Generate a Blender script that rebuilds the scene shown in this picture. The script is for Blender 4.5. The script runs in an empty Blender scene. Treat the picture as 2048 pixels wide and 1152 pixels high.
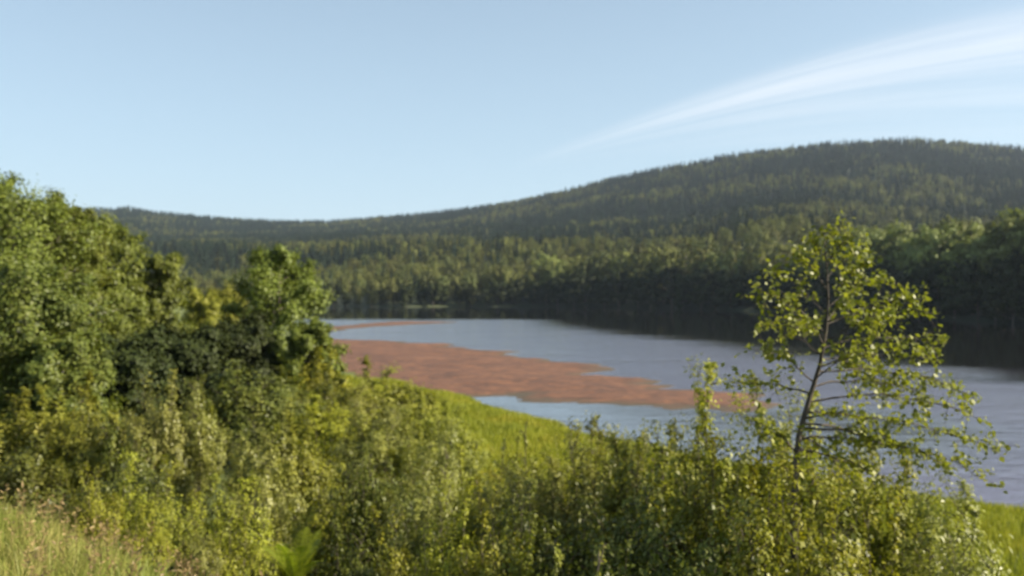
import bpy, math, random
import numpy as np
from mathutils import Vector

SC = bpy.context.scene
COL = SC.collection
R = math.radians

# ------------------------------------------------------------------ camera
CAM_Z = 8.0
FPX = 28.0 / 36.0 * 2048.0           # focal length in photo pixels
cam_d = bpy.data.cameras.new("camera")
cam_d.lens = 28.0; cam_d.sensor_width = 36.0
cam_d.clip_start = 0.05; cam_d.clip_end = 30000.0
cam_d.dof.use_dof = True             # the phone had focused too near: all soft
cam_d.dof.focus_distance = 1.6
cam_d.dof.aperture_fstop = 3.9
cam = bpy.data.objects.new("camera", cam_d)
cam.location = (0, 0, CAM_Z); cam.rotation_euler = (R(90), 0, 0)
COL.objects.link(cam); SC.camera = cam

# ------------------------------------------------------------------ sky, sun
SUN_EL, SUN_AZ = R(31), R(98)        # azimuth clockwise from +Y (view axis)
SC.view_settings.view_transform = 'Standard'
SC.view_settings.look = 'None'
SC.view_settings.exposure = 1.38
SC.view_settings.gamma = 1.0


def nn(nt, typ, **kw):
    n = nt.nodes.new(typ)
    for k, v in kw.items():
        setattr(n, k, v)
    return n


def mth(nt, op, a, b=None, c=None, clamp=False):
    n = nt.nodes.new('ShaderNodeMath'); n.operation = op; n.use_clamp = clamp
    for i, v in enumerate((a, b, c)):
        if v is None: continue
        if isinstance(v, (int, float)): n.inputs[i].default_value = v
        else: nt.links.new(v, n.inputs[i])
    return n.outputs[0]


world = bpy.data.worlds.new("World"); SC.world = world
world.use_nodes = True
wt = world.node_tree; wt.nodes.clear()
sky = nn(wt, 'ShaderNodeTexSky', sky_type='NISHITA')
sky.sun_disc = False
sky.sun_elevation = SUN_EL; sky.sun_rotation = SUN_AZ
sky.air_density = 1.0; sky.dust_density = 1.2; sky.ozone_density = 1.0
geo = nn(wt, 'ShaderNodeTexCoord')
sep = nn(wt, 'ShaderNodeSeparateXYZ'); wt.links.new(geo.outputs['Generated'], sep.inputs[0])
dx, dy, dz = sep.outputs
ysafe = mth(wt, 'MAXIMUM', dy, 0.02)
A = mth(wt, 'DIVIDE', dx, ysafe); E = mth(wt, 'DIVIDE', dz, ysafe)
a2 = mth(wt, 'MULTIPLY', A, A)
ec = mth(wt, 'ADD', mth(wt, 'MULTIPLY', A, 0.375), mth(wt, 'MULTIPLY', a2, -0.165))
ec = mth(wt, 'ADD', ec, 0.1505)
de = mth(wt, 'SUBTRACT', E, ec)
apos = mth(wt, 'MAXIMUM', A, 0.0)
wup = mth(wt, 'MULTIPLY_ADD', apos, 0.05, 0.004)
wdn = mth(wt, 'MULTIPLY_ADD', apos, 0.21, 0.006)
tup = mth(wt, 'DIVIDE', mth(wt, 'MAXIMUM', de, 0.0), wup)
tdn = mth(wt, 'DIVIDE', mth(wt, 'MAXIMUM', mth(wt, 'MULTIPLY', de, -1.0), 0.0), wdn)
t2 = mth(wt, 'ADD', mth(wt, 'MULTIPLY', tup, tup), mth(wt, 'MULTIPLY', tdn, tdn))
fall = mth(wt, 'POWER', 2.718, mth(wt, 'MULTIPLY', t2, -1.6))
tt = mth(wt, 'SUBTRACT', mth(wt, 'MULTIPLY', tup, 0.35), tdn)
cv = nn(wt, 'ShaderNodeCombineXYZ')
wt.links.new(mth(wt, 'MULTIPLY', A, 1.1), cv.inputs[0]); wt.links.new(mth(wt, 'MULTIPLY', tt, 4.2), cv.inputs[1])
cn = nn(wt, 'ShaderNodeTexNoise'); cn.inputs['Scale'].default_value = 1.0
cn.inputs['Detail'].default_value = 7.0; cn.inputs['Roughness'].default_value = 0.62
cn.inputs['Distortion'].default_value = 0.25
wt.links.new(cv.outputs[0], cn.inputs['Vector'])
mr = nn(wt, 'ShaderNodeMapRange'); wt.links.new(cn.outputs[0], mr.inputs[0])
mr.inputs[1].default_value = 0.36; mr.inputs[2].default_value = 0.66; mr.inputs[3].default_value = 0.12; mr.inputs[4].default_value = 1.0
core_d = mth(wt, 'DIVIDE', de, mth(wt, 'MULTIPLY_ADD', apos, 0.035, 0.004))
core = mth(wt, 'POWER', 2.718, mth(wt, 'MULTIPLY', mth(wt, 'MULTIPLY', core_d, core_d), -1.0))
streak = mth(wt, 'ADD', mth(wt, 'MULTIPLY', fall, mr.outputs[0]), mth(wt, 'MULTIPLY', core, 0.35))
fr = nn(wt, 'ShaderNodeMapRange', interpolation_type='SMOOTHSTEP'); wt.links.new(A, fr.inputs[0])
fr.inputs[1].default_value = -0.02; fr.inputs[2].default_value = 0.40
dens = mth(wt, 'MULTIPLY', streak, mth(wt, 'MULTIPLY_ADD', fr.outputs[0], 0.38, 0.04), clamp=True)
fr2 = nn(wt, 'ShaderNodeMapRange', interpolation_type='SMOOTHSTEP'); wt.links.new(A, fr2.inputs[0])
fr2.inputs[1].default_value = -0.02; fr2.inputs[2].default_value = 0.06
dens = mth(wt, 'MULTIPLY', dens, fr2.outputs[0])
front = mth(wt, 'GREATER_THAN', dy, 0.05)
dens = mth(wt, 'MULTIPLY', dens, front)
# thin veil of high haze that makes the whole summer sky pale
hz = nn(wt, 'ShaderNodeMapRange', interpolation_type='SMOOTHSTEP'); wt.links.new(dz, hz.inputs[0])
hz.inputs[1].default_value = 0.0; hz.inputs[2].default_value = 0.55; hz.inputs[3].default_value = 0.62; hz.inputs[4].default_value = 0.30
veil = nn(wt, 'ShaderNodeMix', data_type='RGBA'); wt.links.new(hz.outputs[0], veil.inputs[0])
wt.links.new(sky.outputs[0], veil.inputs[6]); veil.inputs[7].default_value = (5.0, 6.65, 7.8, 1)
mixc = nn(wt, 'ShaderNodeMix', data_type='RGBA')
wt.links.new(dens, mixc.inputs[0]); wt.links.new(veil.outputs[2], mixc.inputs[6])
mixc.inputs[7].default_value = (8.6, 8.5, 8.7, 1)
bg = nn(wt, 'ShaderNodeBackground'); bg.inputs[1].default_value = 0.053
wt.links.new(mixc.outputs[2], bg.inputs[0])
wo = nn(wt, 'ShaderNodeOutputWorld'); wt.links.new(bg.outputs[0], wo.inputs[0])

sun_d = bpy.data.lights.new("sun", 'SUN'); sun_d.energy = 5.0; sun_d.angle = R(0.5)
sun_d.color = (1.0, 0.90, 0.74)
sun = bpy.data.objects.new("sun", sun_d)
SV = Vector((math.cos(SUN_EL) * math.sin(SUN_AZ), math.cos(SUN_EL) * math.cos(SUN_AZ), math.sin(SUN_EL)))
sun.rotation_euler = (-SV).to_track_quat('-Z', 'Y').to_euler(); sun.location = (60, 20, 60)
COL.objects.link(sun)

# ------------------------------------------------------------------ helpers
def tag(o, label=None, cat=None, group=None, kind=None):
    if label: o['label'] = label
    if cat: o['category'] = cat
    if group: o['group'] = group
    if kind: o['kind'] = kind
    return o


def empty(name, loc, rz=0.0, sc=(1, 1, 1)):
    o = bpy.data.objects.new(name, None); o.location = loc
    o.rotation_euler = (0, 0, rz); o.scale = sc; o.empty_display_size = 0.2
    COL.objects.link(o); return o


def np_mesh(name, V, F, mat, parent=None, rnd=None, smooth=False, pts_attr=None, mats=None, matidx=None):
    """V (n,3); F (m,k) int array with a constant k"""
    V = np.asarray(V, dtype=np.float32); F = np.asarray(F, dtype=np.int32)
    me = bpy.data.meshes.new(name)
    k = F.shape[1]
    me.vertices.add(len(V)); me.vertices.foreach_set('co', V.ravel())
    me.loops.add(F.size); me.loops.foreach_set('vertex_index', F.ravel())
    me.polygons.add(len(F))
    me.polygons.foreach_set('loop_start', np.arange(0, F.size, k, dtype=np.int32))
    if smooth: me.polygons.foreach_set('use_smooth', np.ones(len(F), dtype=bool))
    me.materials.append(mat)
    if rnd is not None:
        at = me.attributes.new('rnd', 'FLOAT', 'FACE')
        at.data.foreach_set('value', np.asarray(rnd, dtype=np.float32))
    if pts_attr:
        for an, av in pts_attr.items():
            at = me.attributes.new(an, 'FLOAT', 'POINT')
            at.data.foreach_set('value', np.asarray(av, dtype=np.float32))
    me.update(calc_edges=True)
    o = bpy.data.objects.new(name, me); COL.objects.link(o)
    if parent: o.parent = parent
    return o


def vnoise(x, y, seed=0):
    """smooth value noise, vectorised, about -1..1"""
    xi = np.floor(x).astype(np.int64); yi = np.floor(y).astype(np.int64)
    fx = x - xi; fy = y - yi
    fx = fx * fx * (3 - 2 * fx); fy = fy * fy * (3 - 2 * fy)
    def h(a, b):
        n = (a * 374761393 + b * 668265263 + seed * 982451653) & 0x7fffffff
        n = ((n ^ (n >> 13)) * 1274126177) & 0x7fffffff
        return ((n ^ (n >> 16)) & 0xffff) / 32767.5 - 1.0
    return (h(xi, yi) * (1 - fx) + h(xi + 1, yi) * fx) * (1 - fy) + (h(xi, yi + 1) * (1 - fx) + h(xi + 1, yi + 1) * fx) * fy


def fbm(x, y, seed=0, o=4):
    s = 0; a = 1.0; t = 0
    for i in range(o):
        s = s + a * vnoise(x * 2 ** i + 17.3 * i, y * 2 ** i - 9.1 * i, seed + i); t += a; a *= 0.5
    return s / t


def sstep(a, b, x):
    t = np.clip((x - a) / (b - a), 0, 1); return t * t * (3 - 2 * t)


def seg_dist(px, py, poly):
    """unsigned distance to polyline, sign + on the left of its direction"""
    best = np.full(px.shape, 1e18); sg = np.ones(px.shape)
    for (x0, y0), (x1, y1) in zip(poly[:-1], poly[1:]):
        ex, ey = x1 - x0, y1 - y0; L2 = ex * ex + ey * ey
        t = np.clip(((px - x0) * ex + (py - y0) * ey) / L2, 0, 1)
        qx = px - (x0 + t * ex); qy = py - (y0 + t * ey)
        d = qx * qx + qy * qy
        cr = ex * (py - y0) - ey * (px - x0)
        m = d < best - 1e-9
        best = np.where(m, d, best); sg = np.where(m, np.sign(cr), sg)
    return np.sqrt(best) * np.where(sg == 0, 1, sg)


def poly_sd(px, py, poly):
    """signed distance to closed polygon, + inside"""
    d = np.full(px.shape, 1e18); ins = np.zeros(px.shape, dtype=bool)
    n = len(poly)
    for i in range(n):
        x0, y0 = poly[i]; x1, y1 = poly[(i + 1) % n]
        ex, ey = x1 - x0, y1 - y0; L2 = ex * ex + ey * ey
        t = np.clip(((px - x0) * ex + (py - y0) * ey) / L2, 0, 1)
        d = np.minimum(d, (px - x0 - t * ex) ** 2 + (py - y0 - t * ey) ** 2)
        c = ((y0 > py) != (y1 > py)) & (px < (x1 - x0) * (py - y0) / (y1 - y0 + 1e-12) + x0)
        ins ^= c
    return np.sqrt(d) * np.where(ins, 1, -1)


def pix(px, py, z=0.0):
    Y = (CAM_Z - z) * FPX / (py - 576.0)
    return ((px - 1024.0) / FPX * Y, Y)

# ------------------------------------------------------------------ terrain
NEAR = [(-260, 520), (-150, 400), (-92, 310), (-62, 230), (-45, 165), (-32, 120), (-17, 82), (-5.9, 60.5), (-2.2, 55.8),
        (.8, 49.2), (3.7, 43.3), (6.1, 39.7), (11, 34), (16.2, 29.6), (18.4, 28.3), (30, 22), (60, 12), (150, -5), (400, -40)]
FAR = [(-700, 760), (-400, 560), (-200, 430), (-120, 372), (-83, 354), (-60, 340), (-20, 345), (17, 345), (50, 320), (83, 277),
       (105, 215), (111, 190), (115, 170), (138, 120), (175, 60), (240, 0), (500, -70)]
TAB = [  # px, ridge py, ridge Y, mid py, mid Y   (lines of tree tops)
    (-900, 390, 1300, 470, 700), (0, 405, 1500, 474, 720), (150, 412, 1600, 478, 720), (230, 414, 1600, 479, 720), (256, 411, 1600, 479, 720),
    (300, 421, 1600, 479, 720), (420, 432, 1600, 480, 700), (550, 440, 1600, 480, 660),
    (650, 441, 1600, 478, 640), (750, 433, 1550, 476, 620), (850, 425, 1500, 474, 600), (950, 412, 1450, 472, 560),
    (1050, 395, 1400, 468, 520), (1150, 372, 1350, 466, 500), (1240, 349, 1300, 468, 470), (1300, 336, 1280, 470, 450),
    (1400, 319, 1250, 462, 440), (1460, 305, 1240, 440, 440), (1550, 295, 1220, 424, 430), (1650, 283, 1200, 424, 420),
    (1750, 277, 1200, 445, 390), (1820, 273, 1200, 448, 370), (1900, 278, 1200, 445, 360), (2048, 291, 1200, 440, 340),
    (2400, 330, 1200, 440, 320), (3600, 360, 1200, 470, 300)]
T = np.array(TAB, dtype=float)
TH = np.arctan((T[:, 0] - 1024) / FPX); CS = np.cos(TH)
T_ridge_r = T[:, 2] / CS; T_ridge_z = 8 + (576 - T[:, 1]) / FPX * T[:, 2] - 11
T_mid_r = T[:, 4] / CS; T_mid_z = 8 + (576 - T[:, 3]) / FPX * T[:, 4] - 13


def near_s(x, y):
    s = -seg_dist(x, y, NEAR)
    w = fbm(x * 0.35, y * 0.35, 5, 3) * 0.8 + fbm(x * 0.06, y * 0.06, 8, 2) * 1.2 * sstep(60, 140, y)
    return s + w


VERGE = [(-60, 30), (-25, 17), (-14, 11.6), (-8.5, 8.9), (-4.7, 7.1), (-2.5, 5.55), (-1.2, 4.1), (0.6, 2.6), (2.5, 2.2), (9, -1.5), (40, -16), (200, -80)]


def verge_v(x, y):
    return -seg_dist(x, y, VERGE) + fbm(x * 0.6, y * 0.6, 61, 3) * 0.3


def near_h(x, y):
    s = near_s(x, y)
    z = np.interp(s, [-30, -8, -2, 0, 0.6, 4, 12, 18, 24, 30, 45, 120], [-2.2, -1.6, -0.5, 0, 0.22, 0.45, 1.0, 1.9, 3.0, 4.0, 4.6, 5.2])
    v = verge_v(x, y)
    z = z + (5.72 + np.clip(v, 0, 5) * 0.07 - z) * sstep(-2.2, 0.1, v)
    z = z + fbm(x * 0.5, y * 0.5, 11, 3) * 0.10 * sstep(0.5, 4, s)
    return z, s


def far_h(x, y):
    s = seg_dist(x, y, FAR) + fbm(x * 0.05, y * 0.05, 3, 3) * 3.0
    th = np.arctan2(x, y); r = np.hypot(x, y)
    rr = np.interp(th, TH, T_ridge_r); rz = np.interp(th, TH, T_ridge_z)
    mrr = np.interp(th, TH, T_mid_r); mz = np.interp(th, TH, T_mid_z)
    sd = np.maximum(s, 0)
    reach = np.maximum(mrr - (r - sd), 30)
    z1 = np.interp(s, [-30, -6, 0, 3, 10, 30], [-2.2, -1.5, 0, 0.9, 1.8, 2.4]) + (mz - 2.4) * sstep(0.0, 1.0, sd / reach) ** 0.9
    t = np.clip((r - mrr) / (rr - mrr), 0, 1)
    em = (mz - 8) / mrr; er = (rz - 8) / rr        # slope seen from the river mouth rises steadily to the ridge
    prof = 0.6 * t + 0.4 * t * t * (3 - 2 * t)
    z2 = 8 + (em + (er - em) * prof) * r - 4 * np.sin(math.pi * np.clip(t * 5, 0, 1))
    z2 = z2 + fbm(x / 150, y / 150, 21, 3) * 9 * np.sin(math.pi * t)
    z3 = rz - 0.16 * (r - rr)
    z = np.where(r < mrr, z1, np.where(r < rr, z2, np.maximum(z3, 0)))
    z = np.where(s <= 0, np.minimum(z1, 0), z)
    return z, s


def ground_z(x, y):
    x = np.atleast_1d(np.asarray(x, float)); y = np.atleast_1d(np.asarray(y, float))
    zn, sn = near_h(x, y); zf, sf = far_h(x, y)
    return np.maximum(zn, zf)


def gz1(x, y): return float(ground_z(x, y)[0])


# ---- materials
def mat_base(name):
    m = bpy.data.materials.new(name); m.use_nodes = True
    nt = m.node_tree; nt.nodes.clear()
    out = nn(nt, 'ShaderNodeOutputMaterial')
    return m, nt, out


def noise_node(nt, scale, detail=4, vec=None, rough=0.55, dist=0.0):
    n = nn(nt, 'ShaderNodeTexNoise'); n.inputs['Scale'].default_value = scale
    n.inputs['Detail'].default_value = detail; n.inputs['Roughness'].default_value = rough
    n.inputs['Distortion'].default_value = dist
    if vec is not None: nt.links.new(vec, n.inputs['Vector'])
    return n.outputs[0]


def ramp(nt, fac, stops):
    r = nn(nt, 'ShaderNodeValToRGB'); nt.links.new(fac, r.inputs[0])
    el = r.color_ramp.elements
    while len(el) < len(stops): el.new(0.5)
    for e, (p, c) in zip(el, stops):
        e.position = p; e.color = (*c, 1)
    return r.outputs[0]


def mixrgb(nt, fac, a, b, blend='MIX'):
    n = nn(nt, 'ShaderNodeMix', data_type='RGBA', blend_type=blend)
    for sock, v in ((n.inputs[0], fac), (n.inputs[6], a), (n.inputs[7], b)):
        if isinstance(v, (int, float)): sock.default_value = v
        elif isinstance(v, tuple): sock.default_value = (*v, 1)
        else: nt.links.new(v, sock)
    return n.outputs[2]


def leaf_mat(name, dark, light, yellow, rough=0.5, trans=0.32, spec=0.25, objvar=0.22, tgain=1.25):
    """sunlit leaf: diffuse + gloss on one side, light through it on the other"""
    m, nt, out = mat_base(name)
    at = nn(nt, 'ShaderNodeAttribute', attribute_name='rnd')
    oi = nn(nt, 'ShaderNodeObjectInfo')
    gm = nn(nt, 'ShaderNodeTexCoord')
    cl = noise_node(nt, 0.9, 2, gm.outputs['Object'])
    f = mth(nt, 'ADD', mth(nt, 'MULTIPLY', at.outputs['Fac'], 0.42), mth(nt, 'MULTIPLY', cl, 0.6))
    c = ramp(nt, f, [(0.15, dark), (0.6, light), (0.95, yellow)])
    hs = nn(nt, 'ShaderNodeHueSaturation')
    nt.links.new(c, hs.inputs['Color'])
    nt.links.new(mth(nt, 'MULTIPLY_ADD', oi.outputs['Random'], 0.022, 0.489), hs.inputs['Hue'])
    nt.links.new(mth(nt, 'MULTIPLY_ADD', oi.outputs['Random'], objvar, 1.0 - objvar / 2), hs.inputs['Value'])
    col = hs.outputs[0]
    p = nn(nt, 'ShaderNodeBsdfPrincipled')
    nt.links.new(col, p.inputs['Base Color']); p.inputs['Roughness'].default_value = rough
    p.inputs['Specular IOR Level'].default_value = spec
    tr = nn(nt, 'ShaderNodeBsdfTranslucent')
    nt.links.new(mixrgb(nt, 1.0, col, (tgain * 1.08, tgain * 1.1, tgain * 0.55), 'MULTIPLY'), tr.inputs['Color'])
    mx = nn(nt, 'ShaderNodeMixShader'); mx.inputs[0].default_value = trans
    nt.links.new(p.outputs[0], mx.inputs[1]); nt.links.new(tr.outputs[0], mx.inputs[2])
    nt.links.new(mx.outputs[0], out.inputs[0])
    return m


def bark_mat(name, a, b):
    m, nt, out = mat_base(name)
    tc = nn(nt, 'ShaderNodeTexCoord')
    mp = nn(nt, 'ShaderNodeMapping'); mp.inputs['Scale'].default_value = (9, 9, 2.5)
    nt.links.new(tc.outputs['Object'], mp.inputs[0])
    f = noise_node(nt, 2.0, 5, mp.outputs[0])
    p = nn(nt, 'ShaderNodeBsdfPrincipled'); nt.links.new(ramp(nt, f, [(0.35, a), (0.65, b)]), p.inputs['Base Color'])
    p.inputs['Roughness'].default_value = 0.85
    bp = nn(nt, 'ShaderNodeBump'); bp.inputs['Strength'].default_value = 0.5; bp.inputs['Distance'].default_value = 0.02
    nt.links.new(f, bp.inputs['Height']); nt.links.new(bp.outputs[0], p.inputs['Normal'])
    nt.links.new(p.outputs[0], out.inputs[0])
    return m


def ground_mat():
    m, nt, out = mat_base("bank_soil_and_turf")
    tc = nn(nt, 'ShaderNodeTexCoord')
    f1 = noise_node(nt, 0.25, 5, tc.outputs['Object']); f2 = noise_node(nt, 4.0, 5, tc.outputs['Object'])
    g = ramp(nt, f1, [(0.3, (0.045, 0.065, 0.012)), (0.6, (0.10, 0.12, 0.018)), (0.8, (0.14, 0.13, 0.03))])
    g = mixrgb(nt, 0.5, g, ramp(nt, f2, [(0.3, (0.3, 0.3, 0.3)), (0.7, (1, 1, 1))]), 'MULTIPLY')
    zz = nn(nt, 'ShaderNodeSeparateXYZ'); nt.links.new(tc.outputs['Object'], zz.inputs[0])
    mr = nn(nt, 'ShaderNodeMapRange'); nt.links.new(zz.outputs[2], mr.inputs[0])
    mr.inputs[1].default_value = 0.08; mr.inputs[2].default_value = 0.22
    g = mixrgb(nt, mr.outputs[0], (0.09, 0.055, 0.035), g)
    p = nn(nt, 'ShaderNodeBsdfPrincipled'); nt.links.new(g, p.inputs['Base Color']); p.inputs['Roughness'].default_value = 0.95
    bp = nn(nt, 'ShaderNodeBump'); bp.inputs['Distance'].default_value = 0.1
    nt.links.new(f2, bp.inputs['Height']); nt.links.new(bp.outputs[0], p.inputs['Normal'])
    nt.links.new(p.outputs[0], out.inputs[0]); return m


def hill_mat():
    m, nt, out = mat_base("forest_floor")
    tc = nn(nt, 'ShaderNodeTexCoord')
    f1 = noise_node(nt, 0.02, 6, tc.outputs['Object'])
    g = ramp(nt, f1, [(0.3, (0.018, 0.025, 0.010)), (0.55, (0.03, 0.04, 0.012)), (0.8, (0.06, 0.07, 0.02))])
    p = nn(nt, 'ShaderNodeBsdfPrincipled'); nt.links.new(g, p.inputs['Base Color']); p.inputs['Roughness'].default_value = 0.95
    nt.links.new(p.outputs[0], out.inputs[0]); return m


def sand_mat():
    m, nt, out = mat_base("red_river_sand")
    tc = nn(nt, 'ShaderNodeTexCoord')
    mp = nn(nt, 'ShaderNodeMapping'); mp.inputs['Rotation'].default_value = (0, 0, R(28)); mp.inputs['Scale'].default_value = (0.75, 1.3, 1)
    nt.links.new(tc.outputs['Object'], mp.inputs[0])
    f1 = noise_node(nt, 0.33, 8, mp.outputs[0], 0.6, 0.6); f2 = noise_node(nt, 1.1, 8, tc.outputs['Object'], 0.85)
    c = ramp(nt, f1, [(0.28, (0.070, 0.028, 0.013)), (0.46, (0.100, 0.041, 0.018)), (0.62, (0.130, 0.055, 0.024)), (0.80, (0.19, 0.088, 0.040))])
    c = mixrgb(nt, 0.75, c, ramp(nt, f2, [(0.40, (0.30, 0.30, 0.31)), (0.60, (1.5, 1.45, 1.35))]), 'MULTIPLY')
    zz = nn(nt, 'ShaderNodeSeparateXYZ'); nt.links.new(tc.outputs['Object'], zz.inputs[0])
    mr = nn(nt, 'ShaderNodeMapRange'); nt.links.new(mth(nt, 'ADD', zz.outputs[2], mth(nt, 'MULTIPLY_ADD', f1, 0.34, -0.17)), mr.inputs[0])
    mr.inputs[1].default_value = 0.0; mr.inputs[2].default_value = 0.16
    c = mixrgb(nt, mr.outputs[0], (0.055, 0.042, 0.022), c)     # wet, algae-dark rim
    p = nn(nt, 'ShaderNodeBsdfPrincipled'); nt.links.new(c, p.inputs['Base Color']); p.inputs['Roughness'].default_value = 0.8
    bp = nn(nt, 'ShaderNodeBump'); bp.inputs['Distance'].default_value = 0.12; bp.inputs['Strength'].default_value = 0.8
    nt.links.new(f2, bp.inputs['Height']); nt.links.new(bp.outputs[0], p.inputs['Normal'])
    nt.links.new(p.outputs[0], out.inputs[0]); return m


def water_mat():
    m, nt, out = mat_base("river_water")
    tc = nn(nt, 'ShaderNodeTexCoord')
    o = tc.outputs['Object']
    mp = nn(nt, 'ShaderNodeMapping'); mp.inputs['Rotation'].default_value = (0, 0, R(20)); mp.inputs['Scale'].default_value = (1.0, 2.2, 1)
    nt.links.new(o, mp.inputs[0])
    n1 = noise_node(nt, 2.2, 4, mp.outputs[0], 0.6); n2 = noise_node(nt, 0.5, 3, mp.outputs[0], 0.55, 0.4)
    at = nn(nt, 'ShaderNodeAttribute', attribute_name='ripple')     # where the breeze and current ruffle it
    big = noise_node(nt, 0.045, 3, mp.outputs[0], 0.6, 0.5)
    bigm = nn(nt, 'ShaderNodeMapRange'); nt.links.new(big, bigm.inputs[0])
    bigm.inputs[1].default_value = 0.35; bigm.inputs[2].default_value = 0.65; bigm.inputs[3].default_value = 0.6; bigm.inputs[4].default_value = 1.25
    amp = mth(nt, 'MULTIPLY', at.outputs['Fac'], bigm.outputs[0])
    hgt = mth(nt, 'MULTIPLY', mth(nt, 'ADD', mth(nt, 'MULTIPLY', n1, 0.35), n2), amp)
    bp = nn(nt, 'ShaderNodeBump'); bp.inputs['Distance'].default_value = 0.10; bp.inputs['Strength'].default_value = 1.0
    nt.links.new(hgt, bp.inputs['Height'])
    p = nn(nt, 'ShaderNodeBsdfPrincipled')
    sh = nn(nt, 'ShaderNodeAttribute', attribute_name='ripple')
    nt.links.new(mixrgb(nt, sh.outputs['Fac'], (0.010, 0.009, 0.007), (0.095, 0.082, 0.120)), p.inputs['Base Color'])   # silty tint; ruffled water lightened in colour to imitate reflected sky
    p.inputs['Coat Weight'].default_value = 1.0; p.inputs['Coat IOR'].default_value = 1.333
    nt.links.new(bp.outputs[0], p.inputs['Coat Normal'])
    nt.links.new(mth(nt, 'MULTIPLY_ADD', at.outputs['Fac'], 0.12, 0.04), p.inputs['Coat Roughness'])
    p.inputs['IOR'].default_value = 1.333
    nt.links.new(mth(nt, 'MULTIPLY_ADD', at.outputs['Fac'], 0.12, 0.04), p.inputs['Roughness'])
    nt.links.new(bp.outputs[0], p.inputs['Normal'])
    nt.links.new(p.outputs[0], out.inputs[0]); return m


M_GROUND = ground_mat(); M_HILL = hill_mat(); M_SAND = sand_mat(); M_WATER = water_mat()

# ---- ground + hills : one polar sheet split where the river lies
nth, nr = 1100, 330
th_f = np.concatenate([np.linspace(-55, 55, 900), np.linspace(55, 305, 181)[1:-1]])
th_f = np.radians(th_f); nth = len(th_f)
rad = np.concatenate([[0.3, 1.0, 1.8], np.geomspace(2.5, 130, 190), np.geomspace(130, 1900, 150)[1:], np.geomspace(1900, 4000, 14)[1:]])
nr = len(rad)
TT, RR = np.meshgrid(th_f, rad, indexing='ij')
GX = RR * np.sin(TT); GY = RR * np.cos(TT)
GZ = np.empty_like(GX); SF = np.empty_like(GX); SN = np.empty_like(GX)
for i0 in range(0, nth, 100):
    s_ = slice(i0, i0 + 100)
    zn, sn = near_h(GX[s_], GY[s_]); zf, sf = far_h(GX[s_], GY[s_])
    GZ[s_] = np.maximum(zn, zf); SF[s_] = sf; SN[s_] = sn
idx = np.arange(nth * nr).reshape(nth, nr)
i1 = idx; i2 = np.roll(idx, -1, axis=0)
Q = np.stack([i1[:, :-1], i1[:, 1:], i2[:, 1:], i2[:, :-1]], -1).reshape(-1, 4)
Vall = np.stack([GX, GY, GZ], -1).reshape(-1, 3)
isfar = (SF.ravel()[Q].min(axis=1) > -12) & (SF.ravel()[Q].mean(axis=1) > SN.ravel()[Q].mean(axis=1))


def submesh(V, F):
    u, inv = np.unique(F.ravel(), return_inverse=True)
    return V[u], inv.reshape(F.shape)


Vn, Fn = submesh(Vall, Q[~isfar][:, ::-1])
cen = len(Vn)
g = np_mesh('ground', Vn, Fn, M_GROUND, smooth=True)
tag(g, 'grassy river bank sloping down from the camera to the water', 'ground', kind='structure')
Vh, Fh = submesh(Vall, Q[isfar][:, ::-1])
hl = np_mesh('hills', Vh, Fh, M_HILL, smooth=True)
tag(hl, 'long wooded hills rising beyond the river', 'hills', kind='structure')

# ---- sandbars
def sandbar(name, poly, step, hmax, label, fing=(R(28), 0.16), edge=2.2, amp=2.3, seed=40):
    poly = np.array(poly); x0, y0 = poly.min(0) - 5; x1, y1 = poly.max(0) + 5
    nx = int((x1 - x0) / step) + 1; ny = int((y1 - y0) / step) + 1
    X, Y = np.meshgrid(np.linspace(x0, x1, nx), np.linspace(y0, y1, ny), indexing='ij')
    sd = poly_sd(X, Y, [tuple(p) for p in poly])
    ca, sa = math.cos(fing[0]), math.sin(fing[0])
    u = X * ca + Y * sa; v = -X * sa + Y * ca
    sd = sd + fbm(u * 0.07, v * 0.34, seed, 4) * amp * 1.8 + fbm(X * 0.5, Y * 0.5, seed + 9, 3) * 0.8
    Z = np.interp(sd, [-6, -1, 0, edge, 9, 20], [-0.9, -0.12, 0.0, hmax * 0.35, hmax * 0.8, hmax])
    Z = Z + fbm(u * 0.25, v * 0.8, seed + 3, 4) * 0.09 * sstep(-1, 2, sd)
    id_ = np.arange(nx * ny).reshape(nx, ny)
    F = np.stack([id_[:-1, :-1], id_[1:, :-1], id_[1:, 1:], id_[:-1, 1:]], -1).reshape(-1, 4)
    keep = (Z.ravel()[F].max(1) > -0.35)
    V, F = submesh(np.stack([X, Y, Z], -1).reshape(-1, 3), F[keep])
    o = np_mesh(name, V, F, M_SAND, smooth=True)
    return tag(o, label, 'sandbar', kind='structure')


main = [pix(*p) for p in [(430, 676), (560, 678), (660, 680), (760, 682), (880, 688), (980, 700), (1080, 716), (1180, 730), (1245, 738),
                          (1200, 746), (1290, 757), (1370, 772), (1450, 788), (1530, 800), (1600, 812), (1640, 818),
                          (1590, 825), (1500, 827), (1350, 820), (1200, 813), (1100, 809), (1020, 800), (930, 800), (800, 805), (600, 800), (400, 760)]]
sandbar('sandbar', main, 0.35, 0.42, 'broad red sand and gravel bar lying in the river')
sandbar('sandbar', [pix(*p) for p in [(560, 668), (680, 661), (760, 653), (850, 648), (930, 644), (800, 643), (730, 647), (640, 656), (540, 664)]],
        0.6, 0.35, 'narrow red sand spit across the channel from the big bar', amp=0.8, seed=60)
# ---- water sheet with a ripple attribute
wx = np.concatenate([np.linspace(-700, -110, 30), np.linspace(-105, 145, 126), np.linspace(150, 600, 25)])
wy = np.concatenate([np.linspace(-120, 15, 12), np.linspace(18, 420, 202), np.linspace(430, 800, 20)])
WX, WY = np.meshgrid(wx, wy, indexing='ij')
sf_ = seg_dist(WX, WY, FAR)          # negative in the water: distance from far shore
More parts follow.
